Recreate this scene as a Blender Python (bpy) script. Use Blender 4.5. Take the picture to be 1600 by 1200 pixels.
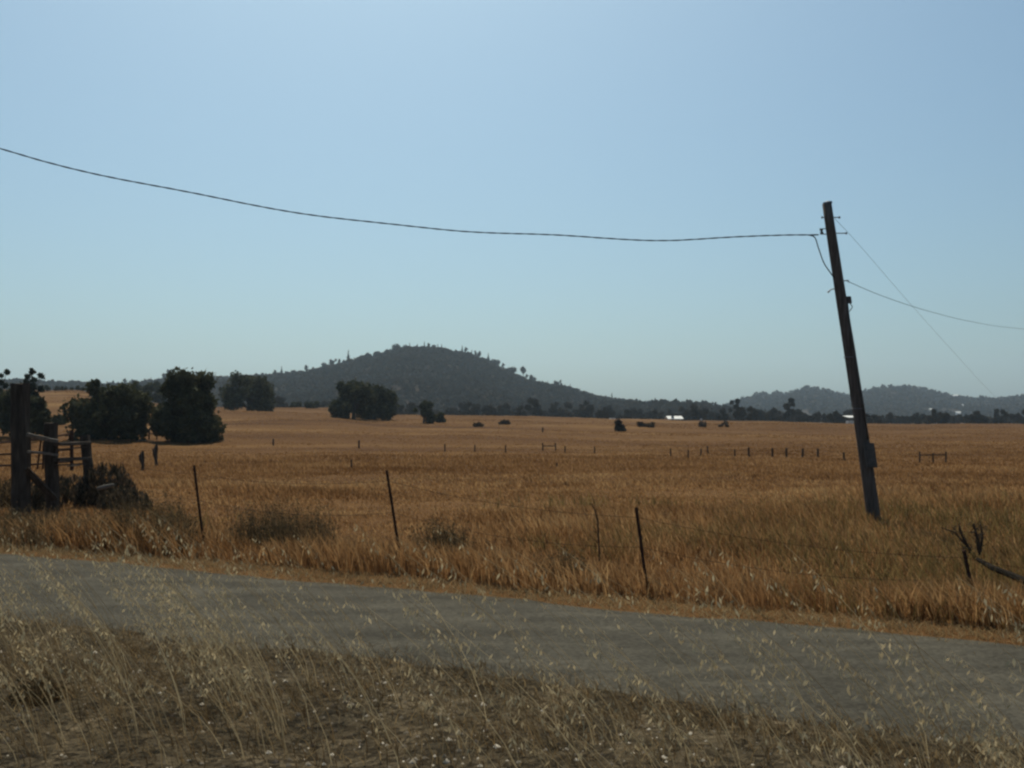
import bpy, math, random
import numpy as np
from mathutils import Vector, noise as mnoise
random.seed(7); rng = np.random.default_rng(7)
for o in list(bpy.data.objects): bpy.data.objects.remove(o)
sc = bpy.context.scene
col = sc.collection

# ------------------------------------------------------------------ camera, sky, sun, exposure
CAMH, F, HZ = 1.8, 1500.0, 660.0
PITCH = math.atan((HZ-600)/F)
cam_d = bpy.data.cameras.new('camera'); cam = bpy.data.objects.new('camera', cam_d); col.objects.link(cam)
cam.location = (0, 0, CAMH); cam.rotation_euler = (math.pi/2+PITCH, 0, 0)
cam_d.sensor_width = 36; cam_d.lens = 36*F/1600; cam_d.clip_start = 0.05; cam_d.clip_end = 20000
sc.camera = cam
SUN_EL, SUN_AZ = math.radians(56), math.radians(-10)      # azimuth from +Y, negative = left
w = bpy.data.worlds.new('World'); sc.world = w; w.use_nodes = True
nt = w.node_tree; bg = nt.nodes['Background']
sky = nt.nodes.new('ShaderNodeTexSky'); sky.sky_type = 'NISHITA'; sky.sun_disc = False
sky.sun_elevation = SUN_EL; sky.sun_rotation = SUN_AZ
sky.air_density = 1.0; sky.dust_density = 2.6; sky.ozone_density = 2.4; sky.altitude = 0
tn = nt.nodes.new('ShaderNodeMix'); tn.data_type = 'RGBA'; tn.blend_type = 'MULTIPLY'; tn.inputs[0].default_value = 1
tn.inputs[7].default_value = (.78, 1.02, 1.04, 1)
nt.links.new(sky.outputs[0], tn.inputs[6]); nt.links.new(tn.outputs[2], bg.inputs[0]); bg.inputs[1].default_value = 0.090
sl = bpy.data.lights.new('sun', 'SUN'); sl.energy = 4.2; sl.angle = math.radians(0.5); sl.color = (1, .90, .72)
so = bpy.data.objects.new('sun', sl); col.objects.link(so)
sd = Vector((math.sin(SUN_AZ)*math.cos(SUN_EL), math.cos(SUN_AZ)*math.cos(SUN_EL), math.sin(SUN_EL)))
so.rotation_euler = sd.to_track_quat('Z', 'Y').to_euler(); so.location = (0, 0, 60)
sc.view_settings.view_transform = 'Standard'; sc.view_settings.look = 'None'
sc.view_settings.exposure = -0.05; sc.view_settings.gamma = 1
sc.render.engine = 'CYCLES'
sc.cycles.filter_width = 2.4
sc.cycles.volume_bounces = 1; sc.cycles.max_bounces = 6; sc.cycles.transparent_max_bounces = 4

# ------------------------------------------------------------------ helpers
cp, sp = math.cos(PITCH), math.sin(PITCH)
def ray(px, py):
    a = (px-800)/F; b = (600-py)/F
    return (a, cp-b*sp, sp+b*cp)
def P(px, py, Y):
    d = ray(px, py); t = Y/d[1]
    return Vector((d[0]*t, Y, CAMH+d[2]*t))
def X(px, Y): return P(px, HZ, Y).x
def Zp(py, Y): return P(800, py, Y).z
EP = [(-900,640),(-300,618),(0,612),(60,614),(110,612),(200,622),(260,634),(330,638),(420,639),(520,640),(600,649),(700,650),(850,652),(950,655),(1060,657.5),(1200,658.5),(1300,662),(1400,663.5),(1600,664),(2400,664)]
EPu = np.array([(a-800)/F for a, b in EP]); EPh = np.array([CAMH+250*(HZ-b)/F for a, b in EP])
def vnoise(x, y, s, seed=0):
    x = np.asarray(x, float)*s+seed*17.3; y = np.asarray(y, float)*s+seed*5.1
    xi = np.floor(x).astype(int); yi = np.floor(y).astype(int); fx = x-xi; fy = y-yi
    fx = fx*fx*(3-2*fx); fy = fy*fy*(3-2*fy)
    def h(i, j):
        n = (i*374761393+j*668265263+seed*144665) & 0x7fffffff
        n = ((n ^ (n >> 13))*1274126177) & 0x7fffffff
        return ((n ^ (n >> 16)) & 0xffff)/65535.0
    return (h(xi,yi)*(1-fx)+h(xi+1,yi)*fx)*(1-fy)+(h(xi,yi+1)*(1-fx)+h(xi+1,yi+1)*fx)*fy
def road_far(x): return 9.95-0.50*x-0.012*x*x*np.sign(x)*0
def road_near(x): return 6.35-0.44*x
def sstep(t): t = np.clip(t, 0, 1); return t*t*(3-2*t)
def H(x, y):
    x = np.asarray(x, float); y = np.asarray(y, float)
    u = x/np.maximum(y, 20.0)
    R = np.interp(u, EPu, EPh)
    r = sstep((y-38)/(250-38))
    h = r*R
    h = h-r*np.clip((y-600)/1500, 0, 1)*np.maximum(R-1.4, 0)*0.5
    h = h+(vnoise(x, y, .05, 1)-.5)*.9*sstep((y-40)/60)*np.clip((400-y)/200, 0, 1)
    off = np.maximum(y-road_far(x), road_near(x)-y)
    rough = np.clip(off/1.5, 0, 1)
    h = h+rough*((vnoise(x, y, .5, 2)-.5)*.12+(vnoise(x, y, 2.3, 3)-.5)*.05)
    h = h-.035*sstep((.35-off)/.3)
    h = h+0.25*np.exp(-((y-2.6+0.44*x)/1.1)**2)
    return h
def Hs(x, y): return float(H(x, y))
def G(px, Y, dz=0):
    x = X(px, Y); return Vector((x, Y, Hs(x, Y)+dz))

def YG(px, py, lo=5, hi=420):
    Y = lo
    while Y < hi:
        if Hs(X(px, Y), Y) >= Zp(py, Y): return Y
        Y *= 1.004
    return hi
def mk(name, verts, faces, mat=None, parent=None, smooth=False, attr=None):
    me = bpy.data.meshes.new(name)
    V = np.asarray(verts, dtype=np.float32)
    if isinstance(faces, np.ndarray):
        k = faces.shape[1]; n = len(faces)
        me.vertices.add(len(V)); me.vertices.foreach_set('co', V.ravel())
        me.loops.add(n*k); me.loops.foreach_set('vertex_index', faces.astype(np.int32).ravel())
        me.polygons.add(n); me.polygons.foreach_set('loop_start', np.arange(n, dtype=np.int32)*k)
        me.update(calc_edges=True)
    else:
        me.from_pydata([tuple(v) for v in verts], [], [tuple(f) for f in faces]); me.update()
    if smooth: me.polygons.foreach_set('use_smooth', [True]*len(me.polygons))
    if attr is not None:
        a = me.attributes.new('tint', 'FLOAT', 'POINT'); a.data.foreach_set('value', np.asarray(attr, dtype=np.float32))
    if mat: me.materials.append(mat)
    o = bpy.data.objects.new(name, me); col.objects.link(o)
    if parent: o.parent = parent
    return o
def tag(o, label=None, cat=None, group=None, kind=None):
    if label: o['label'] = label
    if cat: o['category'] = cat
    if group: o['group'] = group
    if kind: o['kind'] = kind
    return o
def empty(name, loc, label, cat, group=None, rz=0):
    o = bpy.data.objects.new(name, None); col.objects.link(o); o.location = loc; o.rotation_euler = (0, 0, rz)
    o.empty_display_size = .2
    return tag(o, label, cat, group)
class MB:
    def __init__(s): s.v = []; s.f = []
    def tube(s, pts, rad, n=8, cap=True, wob=0):
        pts = [Vector(p) for p in pts]; m = len(pts)
        if not hasattr(rad, '__len__'): rad = [rad]*m
        b = len(s.v); ref = None
        for i, p in enumerate(pts):
            t = (pts[min(i+1, m-1)]-pts[max(i-1, 0)]).normalized()
            if ref is None: ref = Vector((0, 0, 1)) if abs(t.z) < .9 else Vector((1, 0, 0))
            a = t.cross(ref).normalized(); c = a.cross(t).normalized(); ref = c
            for k in range(n):
                an = 2*math.pi*k/n; r = rad[i]*(1+wob*(random.random()-.5))
                s.v.append(p+a*(math.cos(an)*r)+c*(math.sin(an)*r))
        for i in range(m-1):
            for k in range(n):
                k2 = (k+1) % n
                s.f.append((b+i*n+k, b+i*n+k2, b+(i+1)*n+k2, b+(i+1)*n+k))
        if cap and n > 2:
            s.f.append(tuple(b+k for k in reversed(range(n)))); s.f.append(tuple(b+(m-1)*n+k for k in range(n)))
        return s
    def box(s, c, size, ax=None, taper=1.0, jit=0):
        c = Vector(c); b = len(s.v)
        ax = ax or (Vector((1,0,0)), Vector((0,1,0)), Vector((0,0,1)))
        for z in (-1, 1):
            k = taper if z > 0 else 1
            for x, y in ((-1,-1),(1,-1),(1,1),(-1,1)):
                s.v.append(c+ax[0]*(x*size[0]/2*k)+ax[1]*(y*size[1]/2*k)+ax[2]*(z*size[2]/2)+Vector((random.uniform(-jit,jit),random.uniform(-jit,jit),random.uniform(-jit,jit))))
        for f in ((3,2,1,0),(4,5,6,7),(0,1,5,4),(1,2,6,5),(2,3,7,6),(3,0,4,7)): s.f.append(tuple(b+i for i in f))
        return s
    def timber(s, p0, p1, w, d, rings=6, jit=.01):
        # a rough squared timber from p0 to p1, chamfered section, slightly irregular
        p0 = Vector(p0); p1 = Vector(p1); t = (p1-p0).normalized()
        a = t.cross(Vector((0,1,0))).normalized() if abs(t.y) < .9 else Vector((1,0,0)); c = a.cross(t).normalized()
        sec = [(-.5,-.38),(-.38,-.5),(.38,-.5),(.5,-.38),(.5,.38),(.38,.5),(-.38,.5),(-.5,.38)]
        b = len(s.v); n = 8
        for i in range(rings+1):
            q = p0.lerp(p1, i/rings)
            ox, oy = random.uniform(-jit,jit), random.uniform(-jit,jit)
            for x, y in sec: s.v.append(q+a*(x*w+ox+random.uniform(-jit,jit)*.4)+c*(y*d+oy+random.uniform(-jit,jit)*.4)+(t*random.uniform(-jit,jit)*1.5 if i in (0,rings) else Vector()))
        for i in range(rings):
            for k in range(n):
                k2 = (k+1) % n; s.f.append((b+i*n+k, b+i*n+k2, b+(i+1)*n+k2, b+(i+1)*n+k))
        s.f.append(tuple(b+k for k in reversed(range(n)))); s.f.append(tuple(b+rings*n+k for k in range(n)))
        return s
    def build(s, name, mat, parent=None, smooth=False): return mk(name, s.v, s.f, mat, parent, smooth)

# ------------------------------------------------------------------ materials
def mat(name, stops, scale=3.0, rough=.9, bump=.3, stretch=(1,1,1), detail=8, attr=0.0, metal=0, bscale=None, bdist=.02, spec=.04, sss=False):
    m = bpy.data.materials.new(name); m.use_nodes = True; t = m.node_tree; N = t.nodes; L = t.links
    b = N['Principled BSDF']; b.inputs['Roughness'].default_value = rough; b.inputs['Metallic'].default_value = metal
    b.inputs['Specular IOR Level'].default_value = spec
    tc = N.new('ShaderNodeTexCoord'); mp = N.new('ShaderNodeMapping'); mp.inputs['Scale'].default_value = stretch
    L.new(tc.outputs['Object'], mp.inputs[0])
    nz = N.new('ShaderNodeTexNoise'); nz.inputs['Scale'].default_value = scale; nz.inputs['Detail'].default_value = detail; nz.inputs['Roughness'].default_value = .62
    L.new(mp.outputs[0], nz.inputs[0])
    fac = nz.outputs[0]
    if attr:
        at = N.new('ShaderNodeAttribute'); at.attribute_name = 'tint'
        mx = N.new('ShaderNodeMix'); mx.data_type = 'FLOAT'; mx.inputs[0].default_value = attr
        L.new(fac, mx.inputs[2]); L.new(at.outputs['Fac'], mx.inputs[3]); fac = mx.outputs[0]
    cr = N.new('ShaderNodeValToRGB'); e = cr.color_ramp.elements
    while len(e) < len(stops): e.new(.5)
    for i, (p, c) in enumerate(stops): e[i].position = p; e[i].color = (*c, 1)
    L.new(fac, cr.inputs[0]); L.new(cr.outputs[0], b.inputs['Base Color'])
    if bump:
        n2 = N.new('ShaderNodeTexNoise'); n2.inputs['Scale'].default_value = bscale or scale*4; n2.inputs['Detail'].default_value = 6
        L.new(mp.outputs[0], n2.inputs[0])
        bp = N.new('ShaderNodeBump'); bp.inputs['Strength'].default_value = bump; bp.inputs['Distance'].default_value = bdist
        L.new(n2.outputs[0], bp.inputs['Height']); L.new(bp.outputs[0], b.inputs['Normal'])
    if sss:      # thin leaf / blade: some light passes through
        tr = N.new('ShaderNodeBsdfTranslucent'); ms = N.new('ShaderNodeMixShader'); ms.inputs[0].default_value = sss
        L.new(cr.outputs[0], tr.inputs[0]); L.new(b.outputs[0], ms.inputs[1]); L.new(tr.outputs[0], ms.inputs[2])
        L.new(ms.outputs[0], N['Material Output'].inputs[0])
    return m
M = {}
M['wood_dark'] = mat('wood_dark', [(.3,(.030,.023,.018)),(.7,(.095,.073,.057))], 6, .98, .8, (3,3,.4), spec=.06)
M['wood_grey'] = mat('wood_grey', [(.3,(.11,.10,.085)),(.7,(.24,.22,.19))], 6, .85, .6, (.6,3,3))
M['pole_wood'] = mat('pole_wood', [(.3,(.065,.052,.044)),(.55,(.13,.108,.092)),(.75,(.22,.19,.165))], 5, .97, .9, (5,5,.35), spec=.08)
M['steel'] = mat('steel', [(.3,(.16,.16,.17)),(.7,(.28,.28,.29))], 12, .5, .1, metal=.7)
M['rust'] = mat('rust', [(.3,(.030,.018,.014)),(.7,(.075,.040,.028))], 20, .85, .4)
M['scrub'] = mat('scrub', [(.3,(.07,.05,.035)),(.7,(.14,.10,.065))], 2, .95, 0, sss=.3)
M['cable'] = mat('cable', [(.3,(.012,.013,.016)),(.7,(.03,.03,.035))], 30, .6, .1)
M['greybox'] = mat('greybox', [(.3,(.07,.065,.06)),(.7,(.12,.11,.10))], 14, .85, .15, spec=.1)
M['leaf'] = mat('oak_leaf', [(.32,(.024,.026,.014)),(.5,(.052,.055,.029)),(.68,(.11,.108,.055))], 1.1, .8, 0, sss=.25)
M['leaf2'] = mat('pine_leaf', [(.3,(.018,.026,.018)),(.7,(.05,.06,.04))], 1.3, .8, 0, sss=.25)
M['leaffar'] = mat('far_leaf', [(.3,(.030,.025,.019)),(.7,(.058,.047,.034))], .2, .9, 0, sss=.15)
M['bark'] = mat('bark', [(.3,(.035,.028,.022)),(.7,(.08,.065,.05))], 5, .95, .8, (2,2,.5))
M['twig'] = mat('twig', [(.3,(.035,.026,.02)),(.7,(.09,.065,.045))], 8, .95, .3)
M['weed'] = mat('weed', [(.25,(.055,.045,.025)),(.5,(.11,.075,.04)),(.75,(.17,.115,.06))], 1.2, .95, 0, attr=.6, sss=.3)
M['grass'] = mat('grass', [(.28,(.12,.056,.022)),(.42,(.21,.108,.044)),(.54,(.33,.187,.082)),(.72,(.48,.31,.145))], .16, .95, 0, (.55,1.5,1), attr=.42, sss=.45, detail=5)
M['verge_grass'] = mat('verge_grass', [(.2,(.07,.042,.020)),(.5,(.17,.108,.050)),(.8,(.42,.30,.15))], .6, .9, 0, attr=.6, sss=.3)
M['oat'] = mat('oat', [(.2,(.22,.155,.078)),(.85,(.64,.52,.32))], 3, .7, 0, attr=.6, sss=.35)
M['wall'] = mat('white_wall', [(.3,(.68,.66,.60)),(.7,(.80,.78,.72))], 1, .7, .1)
M['roofw'] = mat('white_roof', [(.3,(.72,.71,.66)),(.7,(.84,.82,.77))], 1, .5, .1)
M['roofd'] = mat('grey_roof', [(.3,(.13,.13,.13)),(.7,(.22,.21,.2))], 1, .8, .1)
M['glass'] = mat('window_glass', [(.3,(.02,.025,.03)),(.7,(.03,.035,.04))], 1, .2, 0, spec=.5)
M['stone'] = mat('stone', [(.3,(.06,.05,.04)),(.55,(.15,.13,.10)),(.8,(.42,.38,.31))], 6, .95, .3, attr=.7)

# ground: dirt and dry thatch, banded
def aggregate(m, scale, lo, hi):
    # fine stones of different brightness multiplied into the colour
    t = m.node_tree; N = t.nodes; L = t.links; b = N['Principled BSDF']; src = b.inputs['Base Color'].links[0].from_socket
    tc = N.new('ShaderNodeTexCoord'); v = N.new('ShaderNodeTexVoronoi'); v.inputs['Scale'].default_value = scale; L.new(tc.outputs['Object'], v.inputs[0])
    bw = N.new('ShaderNodeSeparateColor'); L.new(v.outputs['Color'], bw.inputs[0])
    mr = N.new('ShaderNodeMapRange'); mr.inputs[3].default_value = lo; mr.inputs[4].default_value = hi; L.new(bw.outputs[0], mr.inputs[0])
    mx = N.new('ShaderNodeMix'); mx.data_type = 'RGBA'; mx.blend_type = 'MULTIPLY'; mx.inputs[0].default_value = 1
    L.new(src, mx.inputs[6]); L.new(mr.outputs[0], mx.inputs[7]); L.new(mx.outputs[2], b.inputs['Base Color'])
def ground_mat():
    m = mat('dry_field', [(.30,(.060,.028,.011)),(.43,(.095,.046,.017)),(.56,(.130,.067,.025)),(.72,(.23,.135,.053))], .045, .97, .6, (.35,1.6,1), detail=10, bscale=6, bdist=.06)
    return m
M['ground'] = ground_mat()
M['hill'] = mat('hill_scrub', [(.3,(.026,.022,.018)),(.5,(.042,.033,.025)),(.72,(.068,.048,.034))], .012, .98, .8, (1,1,1.5), detail=12, bscale=.09, bdist=4)
M['road'] = mat('road', [(.28,(.044,.040,.031)),(.5,(.068,.062,.048)),(.72,(.100,.090,.068))], 2.0, .92, 1.0, (.35,1.2,1), detail=14, bscale=70, bdist=.012)

aggregate(M['road'], 38, .72, 1.3)
# ------------------------------------------------------------------ setting
def axis(lo, hi, fine_lo, fine_hi, step, g=1.09):
    a = list(np.arange(fine_lo, fine_hi, step)); s = step; v = fine_hi
    while v < hi: a.append(v); s *= g; v += s
    a.append(hi); s = step*g; v = fine_lo-s
    while v > lo: a.insert(0, v); s *= g; v -= s
    a.insert(0, lo); return np.array(a)
gx = axis(-3300, 3300, -12, 12, .3, 1.035); gy = axis(-400, 4300, 1, 26, .3, 1.03)
GX, GY = np.meshgrid(gx, gy); GZ = H(GX, GY)
nx, ny = len(gx), len(gy)
idx = np.arange(nx*ny).reshape(ny, nx)
q = np.stack([idx[:-1,:-1], idx[:-1,1:], idx[1:,1:], idx[1:,:-1]], -1).reshape(-1, 4)
tag(mk('ground', np.stack([GX, GY, GZ], -1).reshape(-1,3), q, M['ground'], smooth=True), kind='structure')

M['verge'] = mat('verge_soil', [(.25,(.022,.018,.012)),(.5,(.050,.039,.024)),(.75,(.11,.085,.052))], 2.2, .97, .9, detail=14, bscale=30, bdist=.03)
# gravelly dirt shoulder between the camera and the road, its edge ragged over the asphalt
sv = []; sf = []; sx_ = np.arange(-14, 14, .1); ts = np.linspace(0, 1, 60)**1.3
for x in sx_:
    ye = road_near(x)+.35+(vnoise(x, 3, .9, 71)-.5)*.7+(vnoise(x, 3, 4, 72)-.5)*.22
    for t in ts:
        y = ye-t*9
        e_ = sstep(t*9/.5)
        sv.append((x, y, float(np.maximum(H(x, y), -.1))*(1 if t*9 > .9 else e_)+(.016+.05*(1-e_)*0)+.018*float(vnoise(x, y, 6, 73))*e_+(.004 if t*9 < .9 else 0)))
for i in range(len(sx_)-1):
    for j in range(59): sf.append((i*60+j+1, (i+1)*60+j+1, (i+1)*60+j, i*60+j))
tag(mk('verge', sv, sf, M['verge'], smooth=True), kind='structure')

aggregate(M['verge'], 26, .4, 1.8)
# the gravelly side road, receding to the left, irregular edges
rv = []; rf = []; nacross = 14
xs = np.concatenate([np.arange(-70, -14, .8), np.arange(-14, 12, .12), np.arange(12, 70, .8)])
for i, x in enumerate(xs):
    yn = road_near(x)+(vnoise(x, 0, 1.3, 5)-.5)*.5+(vnoise(x, 0, 5, 6)-.5)*.16
    yf = road_far(x)+(vnoise(x, 0, .8, 7)-.5)*.26+(vnoise(x, 0, 4, 8)-.5)*.10
    for j in range(nacross+1):
        t = j/nacross; y = yn*(1-t)+yf*t
        e = min(t, 1-t); zz = -.028+.052*sstep(e/.22)
        rv.append((x, y, zz+float(vnoise(x, y, 1.2, 9))*.008))
W_ = nacross+1
for i in range(len(xs)-1):
    for j in range(nacross): rf.append((i*W_+j, (i+1)*W_+j, (i+1)*W_+j+1, i*W_+j+1))
tag(mk('road', rv, rf, M['road'], smooth=True), kind='structure')

def prof(pts): return np.array([(a-800)/F for a, b in pts]), np.array([HZ-b for a, b in pts])/F
def hill(name, pts, y0, yr, y1, seed, nu=420, nd=90, back=.25, rough=1.0):
    pu, pe = prof(pts); u = np.linspace(pu[0], pu[-1], nu); d = np.concatenate([np.linspace(y0, yr, nd), np.linspace(yr, y1, nd//2)[1:]])
    U, D = np.meshgrid(u, d); e = np.interp(U, pu, pe); ridge = CAMH+e*yr
    ramp = np.where(D <= yr, sstep((D-y0)/(yr-y0))**.85, 1-(1-back)*sstep((D-yr)/(y1-yr)))
    edge = sstep((U-u[0])/.05)*sstep((u[-1]-U)/.05)
    amp = rough*np.sin(np.clip((D-y0)/(yr-y0), 0, 1)*math.pi)
    Xw = U*D
    ns = (vnoise(Xw, D, .012, seed)-.5)*14+(vnoise(Xw, D, .03, seed+1)-.5)*6
    Z = -3+(ridge+3)*ramp*(edge if False else 1)+ns*amp*np.clip(ridge/50, .15, 1)
    idx = np.arange(U.size).reshape(U.shape)
    q = np.stack([idx[:-1,:-1], idx[:-1,1:], idx[1:,1:], idx[1:,:-1]], -1).reshape(-1, 4)
    o = mk(name, np.stack([Xw, D, Z], -1).reshape(-1,3), q, M['hill'], smooth=True); tag(o, kind='structure')
    def hz(x, y):
        U_ = np.asarray(x)/np.asarray(y); rz = CAMH+np.interp(U_, pu, pe)*yr; D_ = np.asarray(y, float)
        rp = np.where(D_ <= yr, sstep((D_-y0)/(yr-y0))**.85, 1-(1-back)*sstep((D_-yr)/(y1-yr)))
        n_ = (vnoise(x, y, .012, seed)-.5)*14+(vnoise(x, y, .03, seed+1)-.5)*6
        am = rough*np.sin(np.clip((D_-y0)/(yr-y0), 0, 1)*math.pi)
        return -3+(rz+3)*rp+n_*am*np.clip(rz/50, .15, 1)
    return hz
PMAIN = [(-700,640),(-300,612),(0,605),(110,604),(150,607),(205,602),(240,597),(290,590),(350,592),(430,588),(480,583),(510,575),(540,569),(575,562),(600,557),(625,549),(645,547),(665,546),(690,547),(705,551),(735,555),(765,567),(800,585),(830,598),(865,605),(890,610),(920,621),(960,630),(1000,634),(1060,640),(1150,655),(1260,664),(1500,668)]
PFOOT = [(800,668),(900,650),(950,638),(1000,635.5),(1040,634),(1080,634),(1115,636),(1145,643),(1180,650),(1300,660),(1500,668)]
PRIGHT = [(950,668),(1060,655),(1110,645),(1150,632),(1180,624),(1215,622),(1230,623),(1250,616),(1264,612),(1285,614),(1305,621),(1325,622),(1345,618),(1375,612),(1400,608),(1425,609),(1450,614),(1480,620),(1510,625),(1560,625),(1620,622),(1750,612),(1950,630),(2500,655)]
h_main = hill('hill', PMAIN, 430, 900, 1500, 11)
h_foot = hill('hill_low', PFOOT, 420, 700, 1100, 21, nu=160, nd=50)
h_right = hill('hill_far', PRIGHT, 900, 1700, 2600, 31, nu=320, nd=80)
bpy.data.objects['hill_low'].name = 'hill.001'; bpy.data.objects['hill_far'].name = 'hill.002'

# ------------------------------------------------------------------ trees
def rand_unit(n):
    v = rng.normal(size=(n, 3)); return v/np.linalg.norm(v, axis=1)[:, None]
def leaves(C, Rr, n, size, squash=1.0, shell=.45):
    C = np.asarray(C, float); Rr = np.asarray(Rr, float)
    p = Rr**2; p = p/p.sum(); k = rng.choice(len(C), n, p=p)
    rad = (shell+(1.06-shell)*rng.random(n)**.5)*(1+.25*(rng.random(n) > .85))
    d = rand_unit(n); pos = C[k]+d*(Rr[k]*rad)[:, None]*np.array([1, 1, squash])
    a = rand_unit(n); b = np.cross(a, rand_unit(n)); b /= np.linalg.norm(b, axis=1)[:, None]+1e-9
    s = size*(.6+.9*rng.random(n))[:, None]
    V = np.stack([pos-a*s, pos+b*s*.55, pos+a*s, pos-b*s*.55], 1).reshape(-1, 3)
    return V, np.arange(n*4).reshape(-1, 4)
def blob(c, r, sq=1, n=7):
    # irregular inner mass of twigs and leaves
    V = []; Fq = []
    m = n*2
    for i in range(n+1):
        th = math.pi*i/n
        for j in range(m):
            ph = 2*math.pi*j/m; k = r*random.uniform(.72, 1.0)
            V.append((c[0]+k*math.sin(th)*math.cos(ph), c[1]+k*math.sin(th)*math.sin(ph), c[2]+k*sq*math.cos(th)))
    for i in range(n):
        for j in range(m): Fq.append((i*m+j, i*m+(j+1) % m, (i+1)*m+(j+1) % m, (i+1)*m+j))
    return np.array(V), np.array(Fq)
def join(parts):
    V = []; Fa = []; o = 0
    for v, f in parts: V.append(v); Fa.append(f+o); o += len(v)
    return np.concatenate(V), np.concatenate(Fa)
def tree(name, base, h, wd, label, cat='tree', group=None, kind='oak', nl=5000, ls=.16, low=.12, lm=None, lobes=None, lean=0):
    root = empty(name, base, label, cat, group)
    C = []; Rr = []
    if kind == 'oak':
        n = lobes or 22
        for i in range(n):
            a = random.uniform(0, 6.283); t = random.random()
            zz = low+.10+(.88-low-.10)*t
            q_ = max(0, min(1, (zz-low)/(.98-low))); env = math.sqrt(max(.03, 1-((q_-.36)/.66)**2)) if q_ > .36 else .80+.20*q_/.36
            rr = env*random.random()**.4*wd*.37
            C.append((rr*math.cos(a)+lean*zz*h, rr*math.sin(a), zz*h)); Rr.append(min(wd, h*1.2)*random.uniform(.09, .21)*(1.1-.35*t))
        tr = .055*h
    elif kind == 'ragged':
        n = lobes or 26
        for i in range(n):
            t = random.random()**.8; zz = .14+.50*t; a = random.uniform(0, 6.283); rr = wd*.42*random.random()**.5*(1-.75*t**1.5)
            C.append((rr*math.cos(a), rr*math.sin(a), zz*h)); Rr.append(wd*random.uniform(.12, .2)*(1-.35*t))
        for fx, fz, fr in ((-.10,.72,.09),(-.09,.80,.06),(-.04,.88,.055),(.02,.95,.06),(.10,.74,.075),(.15,.83,.05),(.22,.90,.05),(.28,.88,.045),(.24,.70,.06),(-.2,.63,.08)):
            C.append((fx*wd, random.uniform(-.1,.1)*wd, fz*h)); Rr.append(fr*wd)
        tr = .03*h
    elif kind == 'pine':
        n = lobes or 20
        for i in range(n):
            t = (i+.5)/n; zz = .15+.83*t; a = i*2.4
            rr = wd*.5*(1-t)**.6*random.uniform(.25, .75)
            C.append((rr*math.cos(a)+lean*zz*h, rr*math.sin(a), zz*h)); Rr.append(max(.06*wd, wd*.2*(1-t)**.45*random.uniform(.7,1.2)))
        tr = .028*h
    elif kind == 'bush':
        n = lobes or 8
        for i in range(n):
            a = random.uniform(0, 6.283); rr = math.sqrt(random.random())*wd*.32
            C.append((rr*math.cos(a), rr*math.sin(a), h*random.uniform(.10, .66))); Rr.append(min(wd, h*1.3)*random.uniform(.16, .3))
        tr = .03*h
    # clamp crown top to h and half width to wd/2
    C = np.array(C); Rr = np.array(Rr)
    top = (C[:, 2]+Rr).max(); C[:, 2] *= h/top if kind != 'bush' else 1
    ex = (np.abs(C[:, 0]-lean*C[:, 2])+Rr*.8).max(); k = (wd/2)/ex; C[:, :2] *= min(1.6, k)
    parts = [leaves(C, Rr, nl, ls)]
    if kind != 'pine':
        for c, r in zip(C, Rr):
            if r > .1*wd or kind == 'bush': parts.append(blob(c, r*.62, n=6))
    V, Fq = join(parts)
    mk('crown', V, Fq, lm or M['leaf'], root)
    tb = MB(); sp0 = Vector((0, 0, -.2)); top = Vector((lean*h*.6, 0, h*(.55 if kind != 'pine' else .97)))
    mids = [sp0.lerp(top, t)+Vector((random.uniform(-1,1), random.uniform(-1,1), 0))*h*.012*(t > 0) for t in (0,.1,.3,.5,.75,1)]
    tb.tube(mids, [tr*1.25, tr, tr*.8, tr*.62, tr*.4, tr*.2], 9, wob=.15)
    for i in range(0, len(C), 2 if kind != 'pine' else 1):
        c = Vector(C[i]); s0 = mids[1].lerp(top, random.uniform(.05, .6)) if kind != 'pine' else Vector((lean*c.z, 0, c.z*.96))
        m_ = s0.lerp(c, .5)+Vector((0, 0, -.02*h)); tb.tube([s0, m_, c], [tr*.32, tr*.22, tr*.08], 5, cap=False)
    tb.build('trunk', M['bark'], root)
    return root
def tree_px(name, px, Y, ytop, wpx, label, base_dz=0, by=None, **k):
    if by: Y = YG(px, by)
    b = G(px, Y, base_dz); h = Zp(ytop, Y)-b.z
    return tree(name, b, h, wpx*Y/F, label, **k)

tree_px('oak_tree', 174, 92, 595, 128, 'broad dark oak with flat top and short trunk, second big crown from the left', nl=9000, ls=.17, low=.03, lobes=44, by=687)
tree_px('oak_tree', 297, 88, 576, 108, 'large round dark oak above the small rail brace, nearest of the field oaks', nl=10500, ls=.17, low=.01, lobes=48, by=690)
tree_px('oak_tree', 388, 170, 582, 88, 'dark oak standing on the rise right of the large round oak', nl=6000, ls=.26, low=.0, lobes=50)
tree_px('oak_tree', 553, 165, 594, 76, 'dark low oak, left half of the pair on the rise under the hill', nl=4500, ls=.26, low=.02, lobes=22, by=655)
tree_px('oak_tree', 585, 158, 600, 70, 'dark low oak, right half of the pair on the rise under the hill', nl=4500, ls=.26, low=.02, lobes=22, by=656)
tree_px('oak_tree', 662, 160, 626, 36, 'small dark oak with narrow foot, right of the oak pair', nl=1800, ls=.24, low=.08, lobes=12, by=661)
tree_px('pine_tree', 44, 100, 577, 62, 'tall dark tree with ragged forked top behind the big corral post', nl=5500, ls=.17, kind='ragged', lm=M['leaf2'], lobes=30, by=683)
tree_px('oak_tree', 40, 97, 608, 72, 'dark spreading oak at the foot of the ragged tree behind the corral', nl=5000, ls=.18, low=.05, lobes=24, by=687)
tree_px('pine_tree', -8, 100, 571, 54, 'sparse tall tree cut by the left edge of the picture', nl=3800, ls=.17, kind='ragged', lm=M['leaf2'], lobes=24, by=683)
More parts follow.
